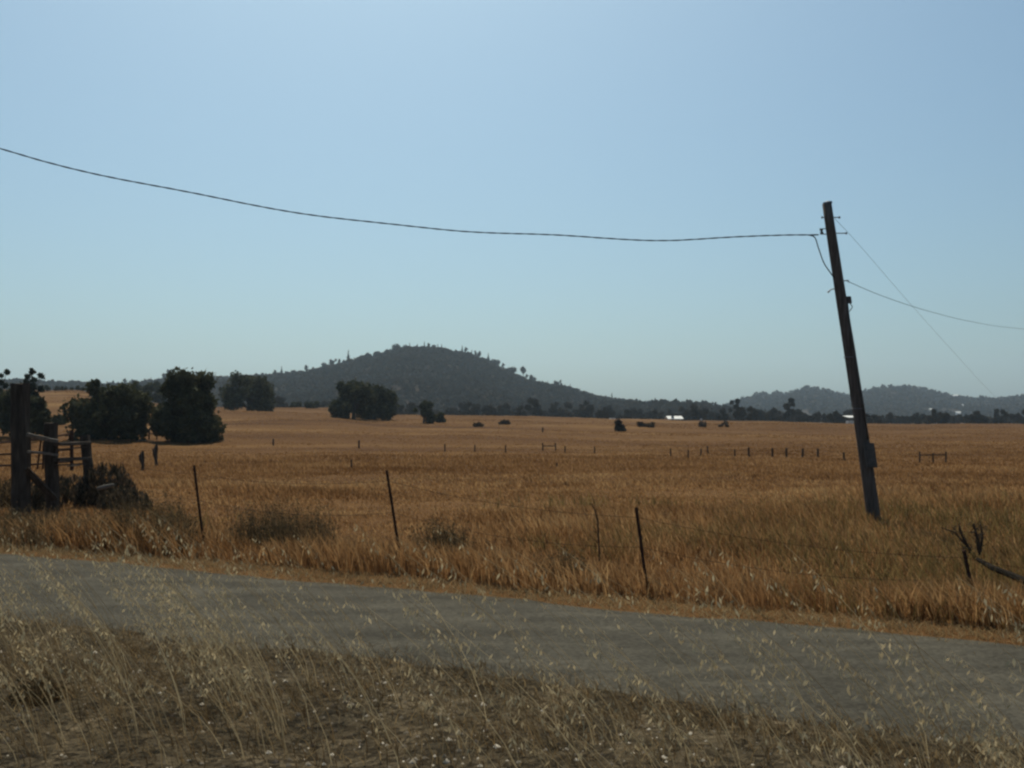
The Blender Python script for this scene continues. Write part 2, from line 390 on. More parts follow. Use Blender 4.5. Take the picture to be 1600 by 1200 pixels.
tree_px('oak_tree', -20, 98, 606, 80, 'dark low oak at the left edge of the picture, under the sparse tree', nl=4000, ls=.18, low=.05, lobes=20, by=686)
tree_px('oak_tree', 92, 215, 604, 70, 'small hazy oak on the slope left of the flat-topped oak', nl=3000, ls=.35, low=.05, lobes=18)
tree_px('oak_tree', 225, 200, 596, 66, 'hazy oak on the slope behind and between the two big oaks', nl=3500, ls=.32, low=-.04, lobes=24)
tree_px('bush', 460, 235, 627, 22, 'small round bush, left of two on the rise', cat='bush', kind='bush', nl=900, ls=.3)
tree_px('bush', 489, 225, 625, 30, 'wider round bush, right of two on the rise', cat='bush', kind='bush', nl=1200, ls=.3)
tree_px('bush', 92, 105, 642, 22, 'small green bush on the slope left of the flat-topped oak', cat='bush', kind='bush', nl=1200, ls=.15, by=664)
tree_px('bush', 689, 165, 640, 18, 'small low bush right of the narrow footed oak', cat='bush', kind='bush', nl=600, ls=.22, by=660)
tree_px('bush', 970, 205, 649, 17, 'round grey bush alone in the field before the far trees', cat='bush', kind='bush', lm=M['leaffar'], nl=900, ls=.25, by=674)
for px, Y, yt, wp, lb in ((1003,230,658,14,'left one of the low scrub bushes past the round grey bush'),(1019,225,659,16,'right one of the low scrub bushes past the round grey bush'),(1097,225,658,12,'low scrub bush in the field under the small white trailer'),(1131,225,658,17,'low dark scrub bush in the field, rightmost before the bare stretch'),(748,190,658,16,'low pale scrub bush in the field under the hill'),(787,200,654,20,'flat brown scrub bush left of the small post')):
    tree_px('bush', px, Y, yt, wp, lb, cat='bush', kind='bush', lm=M['scrub'], nl=200, ls=.2, lobes=5, by=yt+9)

# the row of trees along the far side of the field
row = [(716,630,30),(738,627,26),(762,634,26),(787,630,30),(812,634,20),(833,622,26),(858,632,30),(880,628,34),(905,632,24),(918,627,30),(940,636,22),(952,634,20),(977,640,22),(1000,638,30),(1024,640,24),
       (1075,632,26),(1092,633,26),(1110,638,24),(1128,640,18),(1151,624,24),(1170,636,30),(1190,640,24),(1212,638,24),(1235,621,22),(1252,640,30),(1280,645,30),(1305,643,24),(1362,648,26),(1385,645,30),(1412,650,24),(1440,645,34),(1462,640,22),(1476,646,22),(1520,648,22),(1535,642,36),(1560,640,28),(1585,646,34),(440,620,34),(512,627,26),(630,634,26),(648,630,24),(702,638,22),(532,632,22),(1615,640,34),(1650,642,34),(1045,640,30),(1330,640,30)]
ORD = ['first','second','third','fourth','fifth','sixth','seventh','eighth','ninth','tenth','eleventh','twelfth','thirteenth','fourteenth','fifteenth','sixteenth','seventeenth','eighteenth','nineteenth','twentieth','twenty-first','twenty-second','twenty-third','twenty-fourth','twenty-fifth','twenty-sixth']
row.sort()
rowlab = []
A_ = [r for r in row if r[0] < 1053]; H_ = [r for r in A_ if r[0] < 712]; A_ = A_[len(H_):]; B_ = [r for r in row if 1053 <= r[0] < 1342]; C_ = [r for r in row if r[0] >= 1342]
def rsize(r): return ('tall narrow' if r[1] < 631 and r[2] < 28 else 'tall broad' if r[1] < 634 else 'low broad' if r[2] > 27 else 'small')
for k, r in enumerate(H_): rowlab.append('%s hazy tree on the rise at the hill foot, %s from the left' % (rsize(r), ORD[k]))
for k, r in enumerate(A_): rowlab.append('%s hazy tree, %s left of the white shed in the far row' % (rsize(r), ORD[len(A_)-1-k]))
for k, r in enumerate(B_): rowlab.append('%s hazy tree, %s right of the white shed in the far row' % (rsize(r), ORD[k]))
for k, r in enumerate(C_): rowlab.append('%s dim tree, %s right of the utility pole in the far row' % (rsize(r), ORD[k]))
for i, (px, yt, wp) in enumerate(row):
    Y = 300+random.uniform(-20, 60)
    if 1035 < px < 1060: Y = 372
    if 1318 < px < 1345: Y = 385
    seg = ('on the rise at the hill foot' if px < 712 else 'under the steep right flank of the main hill' if px < 950 else 'around the white shed' if px < 1135 else 'left of the utility pole' if px < 1350 else 'right of the utility pole')
    tree_px('oak_tree', px, Y, yt, wp, rowlab[i], cat='tree', group='far row trees '+seg, nl=900, ls=.5, low=.02, lobes=10, kind='oak', lm=M['leaffar'])

# skyline trees on the main hill and others: a few shapes copied, single meshes
def far_proto(kind, nl, seed):
    random.seed(seed); C = []; R_ = []
    if kind == 'cone':
        for i in range(9):
            t = i/8; C.append((random.uniform(-.05,.05)+(.16*(1-t))*math.cos(i*2.4), .16*(1-t)*math.sin(i*2.4), .16+.78*t)); R_.append(.16*(1-t)+.05)
    elif kind == 'tuft':
        for i in range(8): C.append((random.uniform(-.16,.16), random.uniform(-.16,.16), random.uniform(.55,.88))); R_.append(random.uniform(.09,.17))
    else:
        for i in range(9):
            a = random.uniform(0,6.28); r = .45*math.sqrt(random.random()); C.append((r*math.cos(a), r*math.sin(a), random.uniform(.35,.78))); R_.append(random.uniform(.16,.26))
    ps = [leaves(C, R_, nl, .075, shell=.2)]+[blob(c, r*.7, n=4) for c, r in zip(C, R_)]
    t = MB().tube([(0,0,-.1),(0.02,0,.3),(0,0,.7)], [.035,.028,.015], 5)
    v, f = join(ps)
    tv = np.array([tuple(p) for p in t.v]); tf = np.array([x for x in t.f if len(x) == 4])
    v, f = join([(v, f), (tv, tf)])
    return v, f
protos = {}
def far_tree(kind, loc, h, wfac, label, group):
    key = kind
    if key not in protos:
        v, f = far_proto(kind[:-1], 260, hash(kind[-1]) % 97 if False else ord(kind[-1]))
        o = mk('tree', v, f, M['leaffar']); protos[key] = o
    else:
        o = protos[key].copy(); col.objects.link(o)
    o.location = loc; o.scale = (h*wfac, h*wfac, h); o.rotation_euler = (0, 0, random.uniform(0, 6.28))
    tag(o, label, 'tree', group); return o
rr = random.Random(3)
specific = {818:(17,'tufta',.9,'tallest lone tree on the right skyline of the main hill')}
sky_list = [(150,8),(195,10),(207,8),(236,7),(258,11),(264,14),(274,9),(430,9),(440,12),(478,11),(488,7),(507,9),(520,12),(530,9),(544,17),(566,8),(577,10),(592,8),(604,9),(619,13),(633,9),(640,10),(652,8),(663,10),(670,9),(677,8),(684,8),(690,8),
            (722,11),(728,10),(737,8),(746,11),(763,12),(771,9),(776,10),(786,9),(797,9),(801,12),(818,17),(823,9),(833,12),(856,7),(871,12),(877,8),(883,7),(891,9),(945,8),(956,12),(961,9),(982,6),(1026,8),(1022,6),(1098,8),(1094,6),(1113,7),(1128,6),(1154,7),(1162,6),(1183,6),(1190,5),(1293,7),(1300,8),(1306,7),(1398,6),(1405,6),(1440,5),(1372,5),(1347,6)]
sky_list.sort(); cnt = {}; uniq = {}
for px, hp in sky_list:
    if px < 975: hz, Y, nm = h_main, 900, ("on the main hill's left shoulder" if px < 560 else 'on the top of the main hill' if px < 712 else "on the main hill's right flank")
    elif px < 1140: hz, Y, nm = h_foot, 700, 'on the low rise above the white shed'
    else: hz, Y, nm = h_right, 1700, 'on the far right hills'
    x = X(px, Y); h = hp*Y/F*1.25
    k = rr.choice(['conea','coneb','rounda','roundb','tuftb']); wf = {'c':.55,'r':.8,'t':.8}[k[0]]
    cnt[nm] = cnt.get(nm, 0)+1
    kd = {'c':'pointed','r':'rounded','t':'bare-stemmed'}[k[0]]
    lb, gr = '%s %s tree, %s from the left %s' % ('tiny' if hp < 9 else 'small dark', kd, ORD[cnt[nm]-1], nm), 'skyline trees '+nm
    if px in specific: hp2, k, wf, lb = specific[px]; gr = None
    far_tree(k, (x, Y-2, float(hz(x, Y))-.3), h, wf, lb, gr)
random.seed(11)

# dense scrub woodland covering the hill sides: nobody could count it
clear = []
for px_, py_ in ((1497,649),(1502,637),(1455,642),(1493,621)):
    for t_ in np.arange(950, 1700, 6):
        if float(h_right(X(px_, t_), t_)) >= Zp(py_, t_): break
    clear.append((X(px_, t_), float(t_)))
def wood(name, hz, urng, drng, n, hh, label, dens=None, yr=900, leafn=16):
    u = rng.uniform(urng[0], urng[1], n); d = drng[0]+(drng[1]-drng[0])*rng.random(n)
    x = u*d; keep = vnoise(x, d, .02, 41)*.6+vnoise(x, d, .07, 42)*.5 > (dens or .42)
    for hx, hy in clear: keep &= ~((np.abs(x/d-hx/hy) < .0052) & (d > hy-160) & (d < hy+8))
    x = x[keep]; d = d[keep]; m = len(x); z = hz(x, d); hgt = hh*(.5+.8*rng.random(m))*np.where(d > yr*.93, .45, 1)
    L = leafn; pos = np.stack([x, d, z+hgt*.5], -1)[:, None, :]
    dd = rand_unit(m*L).reshape(m, L, 3); rad = (.45+.6*rng.random((m, L, 1)))
    pos = pos+dd*rad*(hgt*.5)[:, None, None]*np.array([1.0, 1.0, 1])
    pos = pos.reshape(-1, 3); k = len(pos)
    a = rand_unit(k); b = np.cross(a, rand_unit(k)); b /= np.linalg.norm(b, axis=1)[:, None]+1e-9
    s = np.repeat(hgt, L)[:, None]*.26*(.6+.8*rng.random((k, 1)))
    V = np.stack([pos-a*s, pos+b*s, pos+a*s, pos-b*s], 1).reshape(-1, 3)
    o = mk(name, V, np.arange(k*4).reshape(-1, 4), M['leaffar']); tag(o, label, 'woodland', kind='stuff')
wood('woodland', h_main, (-.75, .13), (440, 905), 21000, 3.4, 'dark scrub woodland covering the sides of the main hill', dens=.22)
wood('woodland', h_foot, (.04, .3), (430, 705), 3500, 4.2, 'scrub woodland on the low rise behind the white shed', dens=.34, yr=700)
wood('woodland', h_right, (.17, .75), (930, 1705), 8000, 7.0, 'bluish woodland covering the far right hills', dens=.42, yr=1700)
wood('woodland', lambda x, y: H(x, y), (-.75, .75), (350, 440), 700, 2.8, 'thick tree belt on the flat ground behind the far field edge', dens=.2, leafn=26, yr=9999)

# ------------------------------------------------------------------ buildings far off
def shed(name, px, Y, yb, wpx, hpx, label, roof='roofw', depth=5, eave=.3, rise=.5, gap=0, cat='building', rz=0, door=True, base_z=None):
    x = X(px, Y); z0 = Zp(yb, Y) if base_z is None else base_z; w_ = wpx*Y/F; h_ = hpx*Y/F
    r = empty(name, (x, Y, z0), label, cat, rz=rz)
    gz = Hs(x, Y) if Y < 500 else z0-2
    hw, hd = w_/2, depth/2; hb = min(-.1, gz-z0-.3); hwll = h_*(1-rise)
    v = [(-hw,-hd,hb),(hw,-hd,hb),(hw,hd,hb),(-hw,hd,hb),(-hw,-hd,hwll),(hw,-hd,hwll),(hw,hd,hwll),(-hw,hd,hwll),(-hw,0,h_-.08),(hw,0,h_-.08)]
    mk('wall', v, [(0,1,5,4),(2,3,7,6),(1,2,6,9,5),(3,0,4,8,7)], M['wall'], r)
    e = eave; t = .12; a0 = Vector((0,-hd-e,hwll-e*(h_-hwll)/hd)); rv_ = []
    for sx in (-hw-e, hw+e):
        rv_ += [(sx,-hd-e,a0.z),(sx,0,h_),(sx,hd+e,a0.z),(sx,hd+e,a0.z+t),(sx,0,h_+t),(sx,-hd-e,a0.z+t)]
    mk('roof', rv_, [(0,1,7,6),(1,2,8,7),(2,3,9,8),(3,4,10,9),(4,5,11,10),(5,0,6,11),(5,4,1,0),(4,3,2,1),(6,7,10,11),(7,8,9,10)], M[roof], r)
    if door:
        MB().box((-hw*.5, -hd-.02, .95), (.9, .06, 1.9)).build('door', M['roofd'], r)
        for k in (.15, .6):
            wn = MB().box((hw*k, -hd-.02, hwll*.55), (.9, .05, .7)).build('window', M['glass'], r)
            MB().box((hw*k, -hd-.02, hwll*.55-.42), (1.06, .09, .1)).build('sill', M['wall'], wn)
    return r
shed('shed', 1053, 330, 658.5, 17, 8, 'long white shed with pale roof among the far trees left of the pole', rise=.45, depth=6, eave=.8, door=True)
def openshed(px, Y):
    x0, x1 = X(1321, Y), X(1338, Y); z0 = Zp(665, Y); zt = Zp(650, Y); r = empty('farm_shed', ((x0+x1)/2, Y, z0), 'white farm building with a raised pale roof, just left of the pole', 'building')
    w_ = x1-x0; h_ = zt-z0
    MB().box((w_*.12, 0, h_*.30-.3), (w_*.72, 4.5, h_*.42+.6)).build('wall', M['wall'], r)
    b = MB(); b.v = [Vector(p) for p in [(-w_/2,-3.6,h_*.80),(w_/2,-3.6,h_*.80),(w_/2,3.2,h_),(-w_/2,3.2,h_),(-w_/2,-3.6,h_*.86),(w_/2,-3.6,h_*.86),(w_/2,3.2,h_+.15),(-w_/2,3.2,h_+.15)]]
    b.f = [(3,2,1,0),(4,5,6,7),(0,1,5,4),(1,2,6,5),(2,3,7,6),(3,0,4,7)]; b.build('roof', M['roofw'], r)
    for sx in (-1, 1):
        for yy in (-3.3, 2.9): MB().tube([(sx*w_*.46, yy, -.6), (sx*w_*.46, yy, h_*.82+(yy > 0)*h_*.14)], .09, 6).build('post', M['wood_dark'], r)
    MB().box((w_*.2, -2.28, h_*.22), (.8, .05, h_*.3)).build('door', M['roofd'], r)
openshed(1329, 330)
def trailer(px, Y, yb, wpx, hpx, label):
    x = X(px, Y); z0 = Zp(yb, Y); w_ = wpx*Y/F; h_ = hpx*Y/F; r = empty('trailer', (x, Y, z0), label, 'trailer')
    sec = [(-.5,.12),(-.5,.75),(-.42,.95),(-.3,1),(.3,1),(.42,.95),(.5,.75),(.5,.12)]
    b = MB(); n = len(sec)
    for yy in (-1.1, 1.1):
        for a_, c_ in sec: b.v.append(Vector((a_*w_, yy, c_*h_+.25)))
    for k in range(n): b.f.append((k, (k+1) % n, n+(k+1) % n, n+k))
    b.f.append(tuple(reversed(range(n)))); b.f.append(tuple(range(n, 2*n))); b.build('body', M['roofw'], r)
    MB().box((0, -1.12, h_*.62+.25), (w_*.35, .05, h_*.2)).build('window', M['glass'], r)
    for s in (-.15, .15): MB().tube([(s*w_, -1.15, .28), (s*w_, -.9, .28)], .3, 12).build('wheel', M['cable'], r)
trailer(1092, 322, 659, 8, 5.2, 'small white trailer parked right of the white shed')
trailer(957, 300, 658, 9, 3.5, 'low white trailer under the foot of the main hill')
for px, py, wp, hp, lb in ((1497,649,7,6,'bright white house low on the far right hillside'),(1502,637,6,5,'small white house halfway up the far right hillside'),(1455,642,5,3.5,'small pale house on the far hillside left of the bright ones'),(1463,659,5,3.5,'pale house among trees at the foot of the far right hills'),(1493,621,8,4.5,'white house on the skyline of the far right hills'),(1594,666,8,3,'pale low house among trees at the right edge of the picture')):
    if py > 650 and px > 1550 or px == 1463: Y = 345
    else:   # find where the view ray meets the far hill
        Y = 1690
        for t in np.arange(950, 1700, 6):
            x_ = X(px, t)
            if float(h_right(x_, t)) >= Zp(py, t): Y = float(t); break
    shed('house', px, Y-4, py, wp, hp, lb, roof='roofw', depth=max(5, wp*Y/F*.8), eave=.4, rise=.4, door=False)

# ------------------------------------------------------------------ utility pole and its wires
PY = 16.5
pb = G(1367, PY, -.4); b0 = P(1367, 822, PY); ptop = P(1293, 318, PY)
ax = (ptop-b0).normalized(); pr = empty('utility_pole', b0, 'dark leaning wooden utility pole with a grey box strapped to its lower half', 'utility pole')
def PL(px, py, dy=0): return P(px, py, PY+dy)-b0
L_ = (ptop-b0).length
pts = [ax*(-.5)]+[ax*(L_*t)+Vector((math.sin(t*5)*.012, 0, 0)) for t in np.linspace(0, 1, 14)]
rads = [.118]+[.116-(.116-.078)*t for t in np.linspace(0, 1, 14)]
MB().tube(pts, rads, 20, wob=.05).build('shaft', M['pole_wood'], pr, True)
MB().tube([ax*(L_-.002), ax*(L_+.025), ax*(L_+.04)], [.084, .078, .03], 16).build('cap', M['steel'], pr)
def axp(py): # point on the pole axis at image height py
    t = (822-py)/(822-318); return ax*(L_*t)
side = Vector((1, 0, 0))
for py, l0, l1 in ((340, -.14, .17), (365, -.09, .25)):
    c = axp(py); b = MB().tube([c+side*l0, c+side*l1], .009, 8)
    b.tube([c+side*(l1-.012), c+side*(l1+.012)], .02, 6); b.tube([c+side*l0, c+side*(l0+.02)], .02, 6); b.build('bolt', M['steel'], pr)
c = axp(362)   # clevis bracket on the left
b = MB().tube([c-side*.07+ax*.045, c-side*.2+ax*.045, c-side*.2-ax*.05, c-side*.07-ax*.05], .009, 6)
b.build('bracket', M['steel'], pr)
b = MB(); b.tube([c-side*.17+ax*.035, c-side*.17+ax*.012, c-side*.17-ax*.012, c-side*.17-ax*.04], [.03, .018, .018, .03], 12); b.build('insulator', M['greybox'], pr, True)
c = axp(452); MB().tube([c-side*.08, c-side*.16-ax*.02, c-side*.22-ax*.07], [.01, .01, .016], 7).build('hook', M['steel'], pr)
c = axp(440); MB().tube([c+side*.09, c+side*.16+ax*.01, c+side*.17-ax*.03], .01, 7).build('hook', M['steel'], pr)
c = axp(470); b = MB().box(c+side*.125, (.07, .06, .12), (side, Vector((0,1,0)), ax)); b.tube([c+side*.13-ax*.05, c+side*.17-ax*.12, c+side*.11-ax*.2], .008, 6); b.build('junction_block', M['greybox'], pr)
c = axp(712); bx = MB().box(c+side*.045-Vector((0,.13,0)), (.17, .09, .42), (side, Vector((0,1,0)), ax)).build('utility_box', M['greybox'], pr)
MB().box(c+side*.045-Vector((0,.181,0)), (.14, .012, .37), (side, Vector((0,1,0)), ax)).build('lid', M['greybox'], bx)
b = MB(); cc = axp(700); b.tube([axp(688)+side*.07-Vector((0,.105,0)), axp(600)+side*.05-Vector((0,.10,0)), axp(520)+side*.04-Vector((0,.095,0)), axp(474)+side*.07-Vector((0,.06,0))], .014, 8); b.build('conduit', M['greybox'], pr, True)
for py in (560, 640): 
    c = axp(py); r_ = .1
    b = MB(); ring = [c+Vector((math.cos(a)*(r_+.004), math.sin(a)*(r_+.004), 0)) for a in np.linspace(0, 2*math.pi, 17)]; b.tube(ring, .006, 5, cap=False); b.build('strap', M['steel'], pr)
# drop loop from the clevis down along the pole
def bez(ps, n=12):
    out = []; ps = [Vector(p) for p in ps]
    for i in range(len(ps)-1):
        p0 = ps[max(i-1,0)]; p1 = ps[i]; p2 = ps[i+1]; p3 = ps[min(i+2,len(ps)-1)]
        for k in range(n):
            t = k/n; out.append(.5*((2*p1)+(p2-p0)*t+(2*p0-5*p1+4*p2-p3)*t*t+(3*p1-p0-3*p2+p3)*t**3))
    out.append(ps[-1]); return out
cab = [(-1100,-130),(-500,75),(-200,172),(0,233),(100,260),(250,292),(400,321),(550,344),(700,359),(850,367),(960,373),(1050,375),(1150,371),(1230,367),(1279,366)]
cp3 = []
for px, py in cab:
    Y = 13.2+(PY-13.2)*max(0, (px+1100)/2379); cp3.append(P(px, py, Y))
cl = bez(cp3, 26); c0 = cl[0]
b = MB()
def strand(ph, r, rad):
    out = []; s = 0
    for i, p in enumerate(cl):
        if i: s += (p-cl[i-1]).length
        k = 2*math.pi*s/.45+ph; out.append(p+Vector((0, math.cos(k)*r, math.sin(k)*r*1.0+.010*math.sin(s*2.1)))-c0)
    b.tube(out, rad, 6, cap=False)
strand(0, .0045, .0085); strand(math.pi, .0045, .0078)
o = b.build('cable', M['cable']); o.location = c0; tag(o, 'thick dark twisted cable sagging from the left edge to the pole top', 'cable')
lp = bez([P(1262,367,PY-.02), P(1273,371,PY-.05), P(1279,388,PY-.1), P(1287,410,PY-.12), P(1296,424,PY-.12), P(1303,434,PY-.11)], 8)
MB().tube([p-b0 for p in lp], .0105, 6).build('drop_wire', M['cable'], pr)
r1 = bez([P(1321,438,PY), P(1380,463,19), P(1450,486,23), P(1520,503,29), P(1590,513,36), P(1720,522,48), P(1900,520,70)], 10)
o = MB().tube([p-r1[0] for p in r1], .0052, 5, cap=False).build('cable', M['cable']); o.location = r1[0]; tag(o, 'thin wire leaving the middle of the pole toward the right edge', 'cable')
r2 = bez([P(1304,341,PY), P(1350,391,20), P(1420,472,27), P(1500,561,38), P(1550,615,48), P(1625,690,72)], 8)
o = MB().tube([p-r2[0] for p in r2], .0032, 5, cap=False).build('cable', M['cable']); o.location = r2[0]; tag(o, 'very thin pale wire slanting steeply down right from the pole top', 'cable')

# ------------------------------------------------------------------ fences
def tpost(root, px0, pyt, px1, pyb, Y, r=.024, base=None):
    t = P(px0, pyt, Y)-root.location; bb = P(px1, pyb, Y)-root.location; d = (bb-t).normalized(); e = bb+d*.45
    b = MB(); n = (t-bb).normalized()
    b.timber(e, t, .032, .014, 8, .002); b.timber(e+Vector((0,.02,0)), t+Vector((0,.02,0)), .010, .03, 8, .001)
    L = (t-bb).length; k = 0
    while k < L-.1: b.box(t-n*(.06+k)-Vector((0,.02,0)), (.022,.014,.02)); k += .09
    b.build('post', M['rust'], root); return t, e
nf = empty('wire_fence', G(624, 12), 'rusty wire fence on thin leaning steel posts along the roadside grass', 'fence')
posts = [(303,727,316,830,13.6),(604,735,624,862,12.0),(994,793,1008,900,10.3),(1506,860,1519,920,9.6)]
tops = []
for a in posts: tops.append(tpost(nf, *a))
pL = P(140, 745, 20)-nf.location
for fr in (.12, .48):
    ps = [P(138, 700+fr*60, 20.2)-nf.location]+[t.lerp(e, fr*.75) for t, e in tops]+[P(1900, 900, 8.9)-nf.location]
    line = []
    for i in range(len(ps)-1):
        for k in range(14):
            t = k/14; p = ps[i].lerp(ps[i+1], t); p = p-Vector((0, 0, .12*4*t*(1-t)*(.6+.6*fr))); line.append(p)
    line.append(ps[-1]); b = MB().tube(line, .0024, 4, cap=False); b.build('wire', M['rust'], nf)
# short crooked stick near the third post
st = empty('stick', P(934, 815, 12), 'short thin crooked stick standing in the grass left of the third fence post', 'stick')
MB().tube([Vector((.02,0,-.5)), Vector((0,0,0)), P(930,798,12)-st.location, P(924,786,12)-st.location], [.011,.011,.009,.006], 6, wob=.3).build('stem', M['twig'], st)

def wood_post(root, px, pt, pbm, Y, w_, lean=0, m='wood_dark', jit=.008, d=None, deep=.4):
    t = P(px+lean, pt, Y)-root.location; b_ = P(px, pbm, Y)-root.location
    MB().timber(b_+(b_-t).normalized()*deep, t, w_, d or w_, 8, jit).build('post', M[m], root)
    return t, b_
def rail(root, pa, ya, pc, yc, Ya, Yb, w_, m='wood_dark', name='rail', jit=.006, d=None):
    MB().timber(P(pa, ya, Ya)-root.location, P(pc, yc, Yb)-root.location, w_, d or w_*.5, 7, jit).build(name, M[m], root)
cr = empty('corral_fence', G(80, 18), 'heavy old timber corral fence with thick posts and diagonal brace at left', 'fence')
wood_post(cr, 33, 600, 815, 18, .27, lean=-1, jit=.012)
wood_post(cr, 83, 661, 800, 18.6, .2, lean=-4, jit=.010)
wood_post(cr, 143, 680, 775, 20.5, .17, lean=-11, jit=.008)
rail(cr, 43, 679, 90, 690, 17.9, 18.5, .07, 'wood_grey')
rail(cr, 43, 705, 90, 711, 17.9, 18.5, .045, 'wood_grey')
rail(cr, 88, 694, 138, 692, 18.4, 20.3, .13)
rail(cr, 88, 702, 134, 699, 18.4, 20.3, .045)
rail(cr, 88, 718, 138, 716, 18.4, 20.3, .13)
rail(cr, 40, 732, 86, 780, 17.9, 18.4, .12, name='brace')
rail(cr, 88, 727, 134, 725, 18.4, 20.3, .05)
gt = empty('tube_gate', P(20, 700, 24), 'thin dark tube gate seen behind the thick corral posts', 'gate')
for ya, yc in ((696,681),(712,705),(729,724)):
    MB().tube([P(-40, ya, 22.5)-gt.location, P(48, (ya*.4+yc*.6), 25)-gt.location, P(112, yc-3, 27)-gt.location], .026, 6).build('bar', M['rust'], gt)
for a, b_, c_, d_ in ((64,688,58,733),(68,690,67,733),(-36,690,-36,740)):
    MB().tube([P(a, b_, 25.4)-gt.location, P(c_, d_, 25.4)-gt.location], .022, 6).build('upright', M['rust'], gt)
MB().tube([P(112, 672, 27)-gt.location, P(112, 735, 27)-gt.location], .05, 8).build('upright', M['rust'], gt)

# rail brace near the big oak, H braces in the field
def hbrace(px0, px1, yt, yb, Y, yr, label, mid=None, w_=.16, slope=0, name='rail_brace'):
    Y2 = YG(px0, yb+2); w_ *= Y2/Y; Y = Y2
    r = empty(name, P((px0+px1)/2, yb, Y), label, 'fence')
    wood_post(r, px0, yt, yb, Y, w_, deep=.6); wood_post(r, px1, yt+slope, yb+slope, Y, w_, deep=.6)
    rail(r, px0, yr, px1, yr+slope, Y, Y, w_*.75)
    if mid: wood_post(r, mid, yt+2+slope*.5, yb+slope*.5, Y, w_*.9, deep=.6)
    return r
hbrace(233, 261.5, 671, 685, 80, 677, 'dark rail between three short posts left of the large round oak', mid=245, slope=5, w_=.1)
hbrace(848, 868, 692, 702, 70, 697, 'small dark H-shaped fence brace alone in the middle of the field', w_=.09)
hb = hbrace(1437, 1478, 706, 723, 52, 711, 'faint brown H-shaped rail brace right of the utility pole', mid=1458, w_=.07)
lg = empty('fallen_log', P(245, 692, 78), 'thin dark log lying on the ground below the short rail brace', 'log')
MB().tube([P(226, 689.5, 78)-lg.location, P(246, 691, 78)-lg.location, P(264, 691.5, 78)-lg.location], [.08,.11,.07], 7, wob=.3).build('stem', M['wood_dark'], lg)
# two burnt-looking stumps
def stump(px, yt, yb, Y, wpx, label):
    Y = YG(px, yb+2); r = empty('stump_post', P(px, yb, Y), label, 'stump'); w_ = wpx*Y/F
    t = P(px-1, yt, Y)-r.location; h = t.z
    MB().tube([Vector((.1,0,-.5)), Vector((0.04,0,0)), Vector((w_*.1,0,h*.25)), Vector((-w_*.1,0,h*.55)), Vector((0,0,h*.8)), Vector((w_*.15,0,h))], [w_*.28,w_*.3,w_*.32,w_*.5,w_*.4,w_*.1], 9, wob=.35).build('trunk', M['wood_dark'], r)
    MB().tube([Vector((-w_*.1,0,h*.5)), Vector((-w_*.55,0,h*.68)), Vector((-w_*.62,0,h*.8))], [w_*.2,w_*.14,w_*.05], 6, wob=.3).build('branch_stub', M['wood_dark'], r)
stump(222, 704, 733, 40, 8, 'shorter dark stump with a side stub, left of two in the field')
stump(243, 693, 728, 42, 8, 'taller dark pointed stump, right of two in the field')
# small lone posts
for px, yt, yb, Y, lb in ((427,686,695,75,'tiny dark post on the slope right of the large round oak'),(549,718,731,45,'short brown post in the field between the first two fence posts'),(561,688,699,78,'faint thin post on the slope under the pair of oaks'),(870.5,723.5,729,48,'tiny dark post below the H-shaped brace in the field middle'),(848,668,674,120,'tiny post far off above the H-shaped brace')):
    Y = YG(px, yb+1.5); r = empty('fence_post', P(px, yb, Y), lb, 'post'); wood_post(r, px, yt, yb, Y, .0016*Y, deep=.5)
# far fence line
ff = empty('field_fence', P(1100, 715, 62), 'far line of small dark wooden posts across the field left of the pole', 'fence')
fpx = [(695,694,704),(742,695,704),(790,696,706),(883,697,706),(929,698,707),(1048,701,711),(1075,703,716),(1095,701,711),(1106,697,707),(1148,702,712),(1170,699,712),(1207,700,712),(1229,700,713),(1254,701,713),(1278,701,713),(1319,707,718)]
fY = []
for i, (px, yt, yb) in enumerate(fpx):
    Y = YG(px, yb+2); fY.append(Y); wood_post(ff, px, yt, yb, Y, (.0013 if px < 1160 else .0018)*Y, lean=random.uniform(-.6,.6), m='wood_dark', deep=.5)
b = MB()
for k in (.2, .6):
    b.tube([P(px, yt+(yb-yt)*k, fY[i])-ff.location for i, (px, yt, yb) in enumerate(fpx)], .004, 3, cap=False)
b.build('wire', M['rust'], ff)

